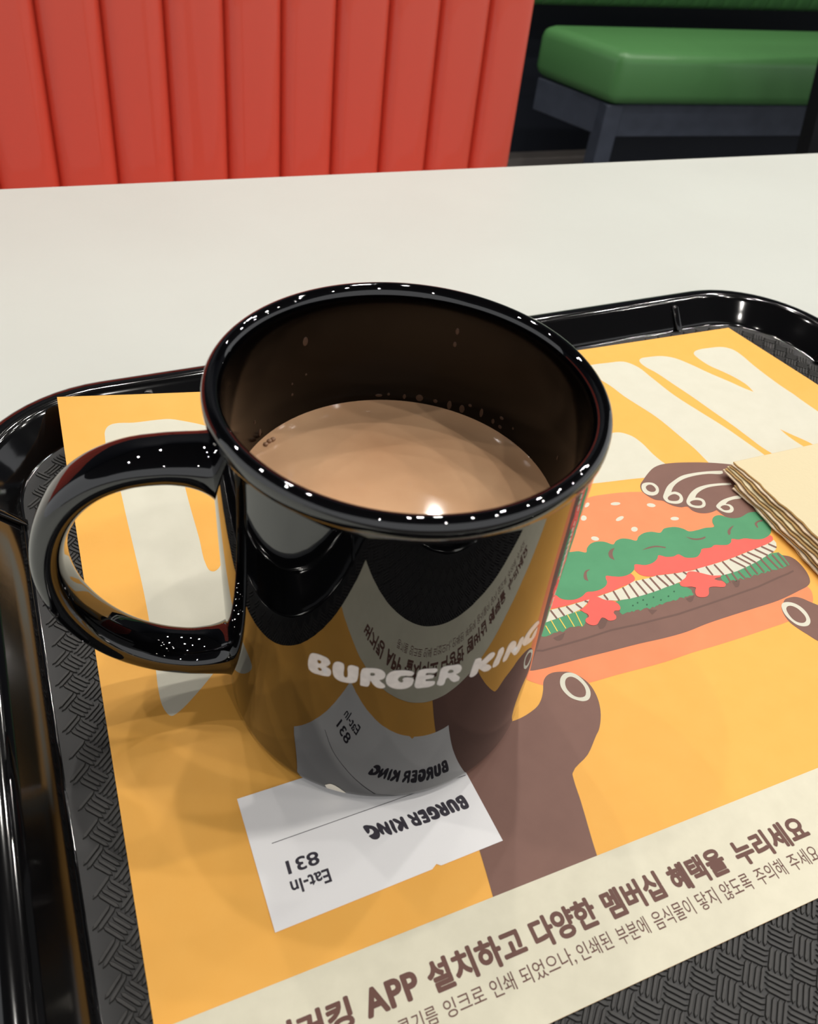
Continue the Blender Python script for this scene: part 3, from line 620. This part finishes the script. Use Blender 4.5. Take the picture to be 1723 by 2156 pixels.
# ------------------------------------------------------------------ receipt under the mug
rc = thing('paper_receipt', 'small white order receipt lying upside down under the black mug', 'receipt', (0, 0, 0.00014), PAPER_RZ)
RQ = [(-45.7, -25.7), (-45.1, -58.0), (-7.7, -57.1), (-6.3, -56.3), (-5.4, -57.0), (11.0, -56.6), (9.4, -25.2)]
bm = fill2d([RQ])
for v in bm.verts: v.co = (v.co.x * MM, v.co.y * MM, 0.00006)
ex = bmesh.ops.extrude_face_region(bm, geom=list(bm.faces))
for g in ex['geom']:
    if isinstance(g, bmesh.types.BMVert): g.co.z = 0.0
bmesh.ops.recalc_face_normals(bm, faces=bm.faces)
link('slip', to_mesh(bm, 'slip'), M_RECEIPT, rc)
def rtext(name, bm, u0, u1, v0, v1, rot=True, z=0.00008):
    fit_box(bm, 0, 1, 0, 1)
    for v in bm.verts:
        v.co = ((u1 - v.co.x * (u1 - u0)) * MM, (v1 - v.co.y * (v1 - v0)) * MM, z + v.co.z * MM)
    return link(name, to_mesh(bm, name), M_INK, rc)
rtext('order_number', text_bm('831', 0.022), -39.0, -31.4, -47.2, -44.0)
rtext('printed_word', text_bm('Eat-In', 0.02), -39.3, -30.2, -51.9, -48.7)
bl = fill2d([[(-40.7, -39.06), (9.6, -38.35), (9.6, -38.2), (-40.7, -38.9)]])
for v in bl.verts: v.co = (v.co.x * MM, v.co.y * MM, 0.00008)
link('printed_rule', to_mesh(bl, 'printed_rule'), M_INK, rc)
GLYPHS = [
['B','-134.2,52.8 -133.5,54.3 -132.1,54.9 -129.8,55.0 -128.3,54.7 -127.5,53.5 -128.2,52.3 -128.8,51.8 -127.5,51.4 -127.1,50.3 -127.6,49.0 -128.9,48.5 -131.0,48.2 -133.1,48.1 -134.2,48.8','-131.5,52.9 -130.9,53.2 -130.3,53.0 -130.4,52.3 -131.1,52.0 -131.4,52.3','-131.4,50.3 -130.7,50.7 -130.0,50.4 -130.2,49.8 -130.9,49.7'],
['U','-126.6,53.3 -125.9,54.4 -124.8,54.8 -123.6,54.5 -123.3,53.4 -123.3,50.7 -122.9,50.1 -122.2,50.4 -122.1,51.3 -122.2,54.0 -121.5,54.6 -120.3,54.7 -119.2,54.4 -119.1,53.3 -119.1,51.1 -119.5,49.5 -120.7,48.7 -122.5,48.4 -124.4,48.4 -125.9,49.1 -126.5,50.2'],
['R','-118.3,53.5 -117.8,54.4 -116.2,54.8 -114.1,55.0 -112.4,54.6 -111.4,53.5 -111.4,52.3 -112.1,51.5 -112.9,51.2 -112.2,50.5 -111.2,49.7 -111.0,48.9 -111.8,48.4 -113.1,48.5 -114.2,49.2 -115.1,50.3 -115.5,50.8 -115.6,49.3 -116.0,48.5 -117.1,48.4 -118.2,48.6 -118.3,49.7','-115.7,53.1 -115.2,53.4 -114.4,53.3 -114.3,52.7 -114.9,52.4 -115.5,52.4'],
['G','-111.0,51.3 -110.8,53.1 -109.7,54.4 -107.5,54.9 -105.0,54.8 -103.4,54.2 -103.3,53.5 -103.8,53.0 -105.6,53.1 -107.1,52.8 -107.6,51.8 -107.0,51.0 -106.2,50.8 -105.9,51.4 -106.2,51.6 -106.0,52.3 -104.1,52.4 -103.1,51.9 -103.0,50.9 -103.3,49.7 -104.6,48.7 -106.7,48.4 -108.9,48.8 -110.5,49.9'],
['E','-102.4,50.9 -102.3,52.9 -101.9,54.6 -100.9,55.0 -98.4,55.0 -96.6,54.7 -96.4,53.9 -97.0,53.4 -99.2,53.6 -99.7,53.4 -99.7,52.9 -98.5,52.9 -97.1,52.5 -97.2,51.7 -98.4,51.5 -99.4,51.4 -99.4,50.8 -97.6,50.6 -96.5,50.3 -96.5,49.2 -97.7,48.6 -99.9,48.5 -101.8,48.6 -102.4,49.4'],
['R','-95.5,50.8 -95.5,52.8 -95.3,54.4 -94.5,55.0 -91.9,54.9 -89.8,54.6 -88.9,53.7 -88.7,52.4 -89.3,51.6 -90.2,51.4 -89.3,50.6 -88.6,49.8 -88.7,48.7 -90.1,48.6 -91.4,49.5 -92.6,50.8 -93.1,50.5 -93.3,49.0 -93.7,48.4 -95.4,48.8 -95.7,49.3','-93.0,53.0 -92.5,53.5 -91.4,53.1 -91.1,52.4 -92.0,52.3 -92.8,52.5'],
['K','-85.2,50.0 -85.0,52.4 -84.6,54.8 -83.4,54.8 -82.3,54.1 -82.1,53.1 -80.8,54.1 -79.7,54.8 -78.3,54.7 -77.4,53.7 -77.7,52.7 -79.3,51.7 -80.0,51.3 -78.4,50.3 -77.2,48.9 -77.8,48.3 -79.7,48.5 -81.4,49.8 -82.4,50.7 -82.7,49.0 -84.1,48.4 -85.2,49.0'],
['I','-77.0,50.1 -76.3,52.6 -76.1,54.4 -74.8,54.8 -74.0,53.9 -73.7,52.3 -74.2,50.3 -74.5,48.7 -75.6,48.3 -76.8,48.7'],
['N','-73.0,49.4 -72.7,51.8 -72.3,54.0 -71.3,54.8 -69.6,54.2 -68.5,53.0 -68.0,51.0 -67.4,51.9 -67.0,53.4 -65.7,53.5 -64.7,52.3 -64.6,50.2 -65.2,48.3 -66.3,47.6 -67.5,48.0 -69.4,50.0 -70.1,50.7 -70.6,49.4 -71.2,48.4 -72.4,48.3'],
['G','-64.6,51.0 -64.0,52.9 -62.4,54.1 -59.8,54.5 -57.3,53.7 -56.0,52.0 -57.5,51.7 -59.5,51.6 -60.8,50.9 -60.6,49.8 -59.2,49.0 -58.9,49.7 -57.8,50.7 -56.4,50.9 -55.8,49.4 -55.8,47.3 -57.9,46.9 -60.3,47.5 -62.7,48.4 -64.0,49.6'],
]

RB_MUG = 40.05
def glyph_loops(g): return [smooth_loop(parse(s), 3) for s in g[1:]]
for g in GLYPHS:                          # the same letters, upright, on the receipt (read from the far side)
    lps = glyph_loops(g)
    n_ = []
    for lp in lps:
        q = []
        for a, z in lp:
            t = (a + 134.2) / 78.6; h = (z - 48.3) / 6.6
            t -= 0.024 * (h - 0.5)
            q.append(((6.9 - t * 26.0) * MM, (-42.85 - h * 3.6) * MM))
        n_.append(q)
    b = fill2d(n_)
    for v in b.verts: v.co.z = 0.00008
    link('printed_letter', to_mesh(b, 'printed_letter'), M_INK, rc)

# ------------------------------------------------------------------ mug
Z_MUG = 0.00026
mug = thing('coffee_mug', 'glossy black ceramic mug of hot chocolate standing on the placemat', 'mug', (0, 0, Z_MUG))
mp = [(30, 1.6), (35.2, 1.6), (36.2, 1.2), (36.8, 0.2), (37.4, 0.0), (38.2, 0.1), (38.9, 0.5), (39.4, 1.2), (39.85, 2.2), (40.05, 3.8), (40.05, 20), (40.05, 40), (40.05, 60), (40.05, 80), (40.05, 90.6), (40.06, 91.5), (40.1, 91.75), (40.45, 91.9), (40.72, 92.15), (40.85, 92.7), (40.9, 93.6), (40.86, 94.5), (40.6, 95.4), (40.0, 96.0), (39.25, 96.25), (38.4, 96.05), (37.7, 95.5), (37.25, 94.6), (37.0, 93.2), (36.9, 90), (36.8, 75), (36.75, 60), (36.6, 30), (36.2, 16), (35.2, 11), (33, 8), (29, 6.4), (20, 6.0)]
mb = lathe('body', [(r * MM, z * MM) for r, z in mp], 160); mb.materials.append(M_GLAZE); mb.materials.append(M_GLAZEIN)
for p_ in mb.polygons:
    c_ = p_.center
    if c_.z > 0.004 and math.hypot(c_.x, c_.y) < 0.0371 and c_.z < 0.0935: p_.material_index = 1
link('body', mb, None, mug, True, 60)
# handle: a flattened loop swept in the vertical plane through the axis
HA = R(168.5)
cl = [(38.35, 74.9), (40.2, 75.9), (42.4, 76.6), (45.5, 77.1), (50, 77.2), (57, 76.2), (64, 73.0), (70, 67.5), (74.4, 60), (76.8, 51.5), (77.0, 43), (75.2, 34.5), (71, 26), (65, 19.2), (58, 14.8), (51, 12.6), (46, 12.3), (42.6, 12.6), (40.2, 13.2), (38.35, 14.0)]
TH = [15.0, 11.6, 9.6, 8.3, 7.6, 7.4, 7.4, 7.4, 7.4, 7.4, 7.4, 7.4, 7.4, 7.4, 7.4, 7.6, 8.3, 9.6, 11.4, 14.5]
WD = [16.5, 14.6, 13.6, 13.0, 12.6, 12.4, 12.2, 12.2, 12.2, 12.2, 12.2, 12.2, 12.2, 12.2, 12.4, 12.6, 13.0, 13.6, 14.6, 16.5]
def crom(a, t, i):
    p = lambda k: a[clamp(k, 0, len(a) - 1)]
    p0, p1, p2, p3 = p(i - 1), p(i), p(i + 1), p(i + 2)
    return 0.5 * (2 * p1 + (p2 - p0) * t + (2 * p0 - 5 * p1 + 4 * p2 - p3) * t * t + (3 * p1 - p0 - 3 * p2 + p3) * t ** 3)
path = []
for i in range(len(cl) - 1):
    for k in range(5):
        t = k / 5; path.append((crom([c[0] for c in cl], t, i), crom([c[1] for c in cl], t, i), crom(TH, t, i), crom(WD, t, i)))
path.append((cl[-1][0], cl[-1][1], TH[-1], WD[-1]))
vs, fs = [], []
m_ = 28
for k, (r_, z_, th_, wd_) in enumerate(path):
    a, b = path[max(k - 1, 0)], path[min(k + 1, len(path) - 1)]
    tx, tz = b[0] - a[0], b[1] - a[1]; l = math.hypot(tx, tz); tx, tz = tx / l, tz / l
    f_ = clamp(1 - min(k, len(path) - 1 - k) / 22.0, 0, 1); f_ = f_ * f_ * (3 - 2 * f_)          # square to the wall at both joints
    tx, tz = tx * (1 - f_) + (f_ if k < len(path) / 2 else -f_), tz * (1 - f_); l = math.hypot(tx, tz); tx, tz = tx / l, tz / l
    nx_, nz_ = -tz, tx
    for i in range(m_):
        q = 2 * math.pi * i / m_
        c, s = math.cos(q), math.sin(q); e = 2 / 2.7
        a_ = math.copysign(abs(c) ** e, c) * th_ / 2; b_ = math.copysign(abs(s) ** e, s) * wd_ / 2
        rr, zz = r_ + nx_ * a_, z_ + nz_ * a_
        vs.append(((rr * math.cos(HA) - b_ * math.sin(HA)) * MM, (rr * math.sin(HA) + b_ * math.cos(HA)) * MM, zz * MM))
for k in range(len(path) - 1):
    for i in range(m_):
        j = (i + 1) % m_; fs.append((k * m_ + i, k * m_ + j, (k + 1) * m_ + j, (k + 1) * m_ + i))
fs.append(tuple(range(m_))[::-1]); fs.append(tuple((len(path) - 1) * m_ + i for i in range(m_)))
hm = mesh('handle', vs, fs)
bmx = bmesh.new(); bmx.from_mesh(hm); bmesh.ops.recalc_face_normals(bmx, faces=bmx.faces); bmx.to_mesh(hm); bmx.free()
link('handle', hm, M_GLAZE, mug, True, 60)
# white lettering printed round the front
for g in GLYPHS:
    b = fill2d(glyph_loops(g)); cut_grid(b, 2.0, (0,))
    for v in b.verts:
        a, z = R(v.co.x), v.co.y - 0.26
        v.co = ((RB_MUG + 0.03) * math.cos(a) * MM, (RB_MUG + 0.03) * math.sin(a) * MM, z * MM)
    link('printed_letter', to_mesh(b, 'printed_letter'), M_MUGTXT, mug, True)
# small matte white spot laid over the glaze at the foot
CH = [(-127.3, 4.0), (-125.2, 5.4), (-122.1, 4.5), (-119.7, 2.6), (-120.9, 1.9), (-123.7, 2.2), (-126.5, 2.3)]
b = fill2d([smooth_loop(CH, 4)]); cut_grid(b, 1.5, (0,)); cut_grid(b, 0.4, (1,))
for v in b.verts:
    a, z = R(v.co.x), v.co.y - 0.26
    rr = interp(z, [0.5, 1.2, 2.2, 3.8], [38.9, 39.4, 39.85, 40.05]) + 0.06
    v.co = (rr * math.cos(a) * MM, rr * math.sin(a) * MM, z * MM)
link('white_spot', to_mesh(b, 'white_spot'), M_SPOT, mug, True)['label'] = 'small white spot on the black glaze'

# ------------------------------------------------------------------ hot chocolate
ZL = 63.6
hc = thing('hot_chocolate', 'milky brown hot chocolate filling the black mug', 'drink', (0, 0, Z_MUG))
vs, fs = [], []
rad = [0, 5, 10, 15, 20, 25, 29, 32, 33.5, 34.6, 35.5, 36.1, 36.5, 36.72]
n = 96
vs.append((0, 0, ZL * MM))
for k, r_ in enumerate(rad[1:]):
    for i in range(n):
        a = 2 * math.pi * i / n
        z = 0.008 * math.sin(3 * a + 0.13 * r_) * math.sin(r_ * 0.35) * (1 if r_ < 33 else 0) + 0.9 * clamp((r_ - 33.2) / 3.5, 0, 1) ** 2.2 - 0.25 * math.exp(-((r_ - 32.5) / 1.6) ** 2)
        vs.append((r_ * math.cos(a) * MM, r_ * math.sin(a) * MM, (ZL + z) * MM))
for i in range(n): fs.append((0, 1 + i, 1 + (i + 1) % n))
for k in range(len(rad) - 2):
    for i in range(n):
        j = (i + 1) % n; b = 1 + k * n
        fs.append((b + i, b + n + i, b + n + j, b + j))
b = 1 + (len(rad) - 2) * n
nb = len(vs)
for i in range(n):
    a = 2 * math.pi * i / n; vs.append((36.5 * math.cos(a) * MM, 36.5 * math.sin(a) * MM, 40 * MM))
for i in range(n):
    j = (i + 1) % n; fs.append((b + i, nb + i, nb + j, b + j))
fs.append(tuple(nb + i for i in range(n))[::-1])
link('liquid', mesh('liquid', vs, fs), M_COCOA, hc, True, 60)
def blob(name, r_, ang, z, rx, m, parent, flat=0.6, group=None):
    bm = bmesh.new(); bmesh.ops.create_icosphere(bm, subdivisions=2, radius=rx * MM)
    for v in bm.verts: v.co.z *= flat
    o = link(name, to_mesh(bm, name), m, parent, True); o.location = (r_ * math.cos(ang) * MM, r_ * math.sin(ang) * MM, z * MM); return o
for r_, a_ in ((35.4, 133.6), (35.4, 131.2), (35.1, 129.4)):
    blob('foam_bubble', r_ - 0.3, R(a_), ZL + 0.55, 0.62, M_FOAM, hc, 0.75)
RES = [(78.2, 65.9, 15, 6), (74.3, 66.3, 6, 6), (67.9, 65.9, 7, 10), (61.8, 66.1, 16, 14), (55.3, 66.1, 10, 8), (49.4, 66.0, 10, 18), (44.0, 66.1, 12, 16), (40.9, 68.0, 8, 6), (35.6, 67.3, 8, 18), (26.4, 68.9, 10, 6), (29.9, 66.6, 7, 10), (26.3, 66.2, 9, 7), (20.2, 68.2, 5, 5), (109.5, 85.1, 12, 16), (50.8, 87.3, 8, 12), (51.0, 83.7, 8, 10), (115.5, 71.7, 5, 5), (115.5, 74.8, 4, 4), (109.1, 75.9, 4, 4), (136.4, 71.1, 4, 8), (133.4, 66.8, 8, 14), (-7.9, 72.9, 4, 9)]
bm = bmesh.new(); bmesh.ops.create_icosphere(bm, subdivisions=2, radius=1.0)
spl = to_mesh(bm, 'cocoa_splash'); spl.materials.append(M_RESID)
for p_ in spl.polygons: p_.use_smooth = True
for a_, z_, w_, h_ in RES:
    o = link('cocoa_splash', spl, None, hc)
    rr = 36.72 + (z_ - 60) * 0.005
    o.location = (rr * math.cos(R(a_)) * MM, rr * math.sin(R(a_)) * MM, z_ * MM)
    o.rotation_euler = (0, 0, R(a_)); o.scale = (0.16 * MM, w_ * 0.062 * MM, h_ * 0.075 * MM)

# ------------------------------------------------------------------ folded napkins
def napkin(label, plies, rz=0.0):
    t = thing('paper_napkin', label, 'napkin', (0, 0, 0.00014), PAPER_RZ + rz, 'folded napkins on the placemat')
    for (u0, v1, z, th, amp, ph, m, wid, lng) in plies:
        nu_, nv_ = 16, 44
        vs, fs = [], []
        for dz in (th, 0.0):
            for j in range(nv_ + 1):
                for i in range(nu_ + 1):
                    fu, fv = (i / nu_) ** 1.6, j / nv_
                    v_ = v1 - lng * fv
                    e = 0.35 * math.sin(v_ * 0.31 + ph) + 0.22 * math.sin(v_ * 0.83 + 2 * ph)
                    u_ = u0 + e * (1 - fu) + wid * fu
                    puff = math.exp(-(u_ - u0) / 9.0) * amp * (math.sin(v_ * 0.10 + ph) + 0.45 * math.sin(v_ * 0.27 + 1.7 * ph))
                    grow = 0.72 + 0.28 * clamp((v1 - v_) / 40.0, 0, 1)
                    vs.append((u_ * MM, v_ * MM, (max(z * grow + puff, 0.1) + dz) * MM))
        W_ = nu_ + 1; N_ = W_ * (nv_ + 1)
        for j in range(nv_):
            for i in range(nu_):
                a = j * W_ + i
                fs.append((a, a + W_, a + W_ + 1, a + 1)); fs.append((N_ + a, N_ + a + 1, N_ + a + W_ + 1, N_ + a + W_))
        rm = [i for i in range(W_)] + [j * W_ + nu_ for j in range(1, nv_ + 1)] + [nv_ * W_ + i for i in range(nu_ - 1, -1, -1)] + [j * W_ for j in range(nv_ - 1, 0, -1)]
        for k in range(len(rm)):
            a, b = rm[k], rm[(k + 1) % len(rm)]; fs.append((a, b, N_ + b, N_ + a))
        link('folded_layer', mesh('folded_layer', vs, fs), m, t, True, 50)
napkin('bottom folded napkin of the kraft stack beside the burger drawing', [(152.8, 33.2, 0.15, 0.35, 0.1, 0.4, M_NAP1, 62, 118), (152.0, 32.6, 1.0, 0.4, 0.18, 1.2, M_NAP3, 62, 116), (152.6, 33.2, 1.9, 0.4, 0.18, 2.0, M_NAP2, 62, 117)])
napkin('middle folded napkin of the kraft stack beside the burger drawing', [(152.6, 41.0, 2.9, 0.45, 0.2, 2.6, M_NAP3, 61, 122), (153.4, 40.6, 3.9, 0.4, 0.22, 3.4, M_NAP2, 61, 121), (154.0, 40.8, 4.8, 0.4, 0.2, 3.0, M_NAP1, 61, 121)])
napkin('topmost cream napkin of the folded kraft stack', [(154.8, 40.2, 5.8, 0.4, 0.2, 4.2, M_NAP2, 61, 120), (155.4, 40.2, 6.8, 0.4, 0.16, 4.6, M_NAP3, 61, 120), (156.2, 40.5, 7.7, 0.45, 0.06, 5.2, M_NAP2, 61, 120), (156.45, 40.4, 8.2, 0.12, 0.06, 5.2, M_NAP1, 60.6, 119.6)])
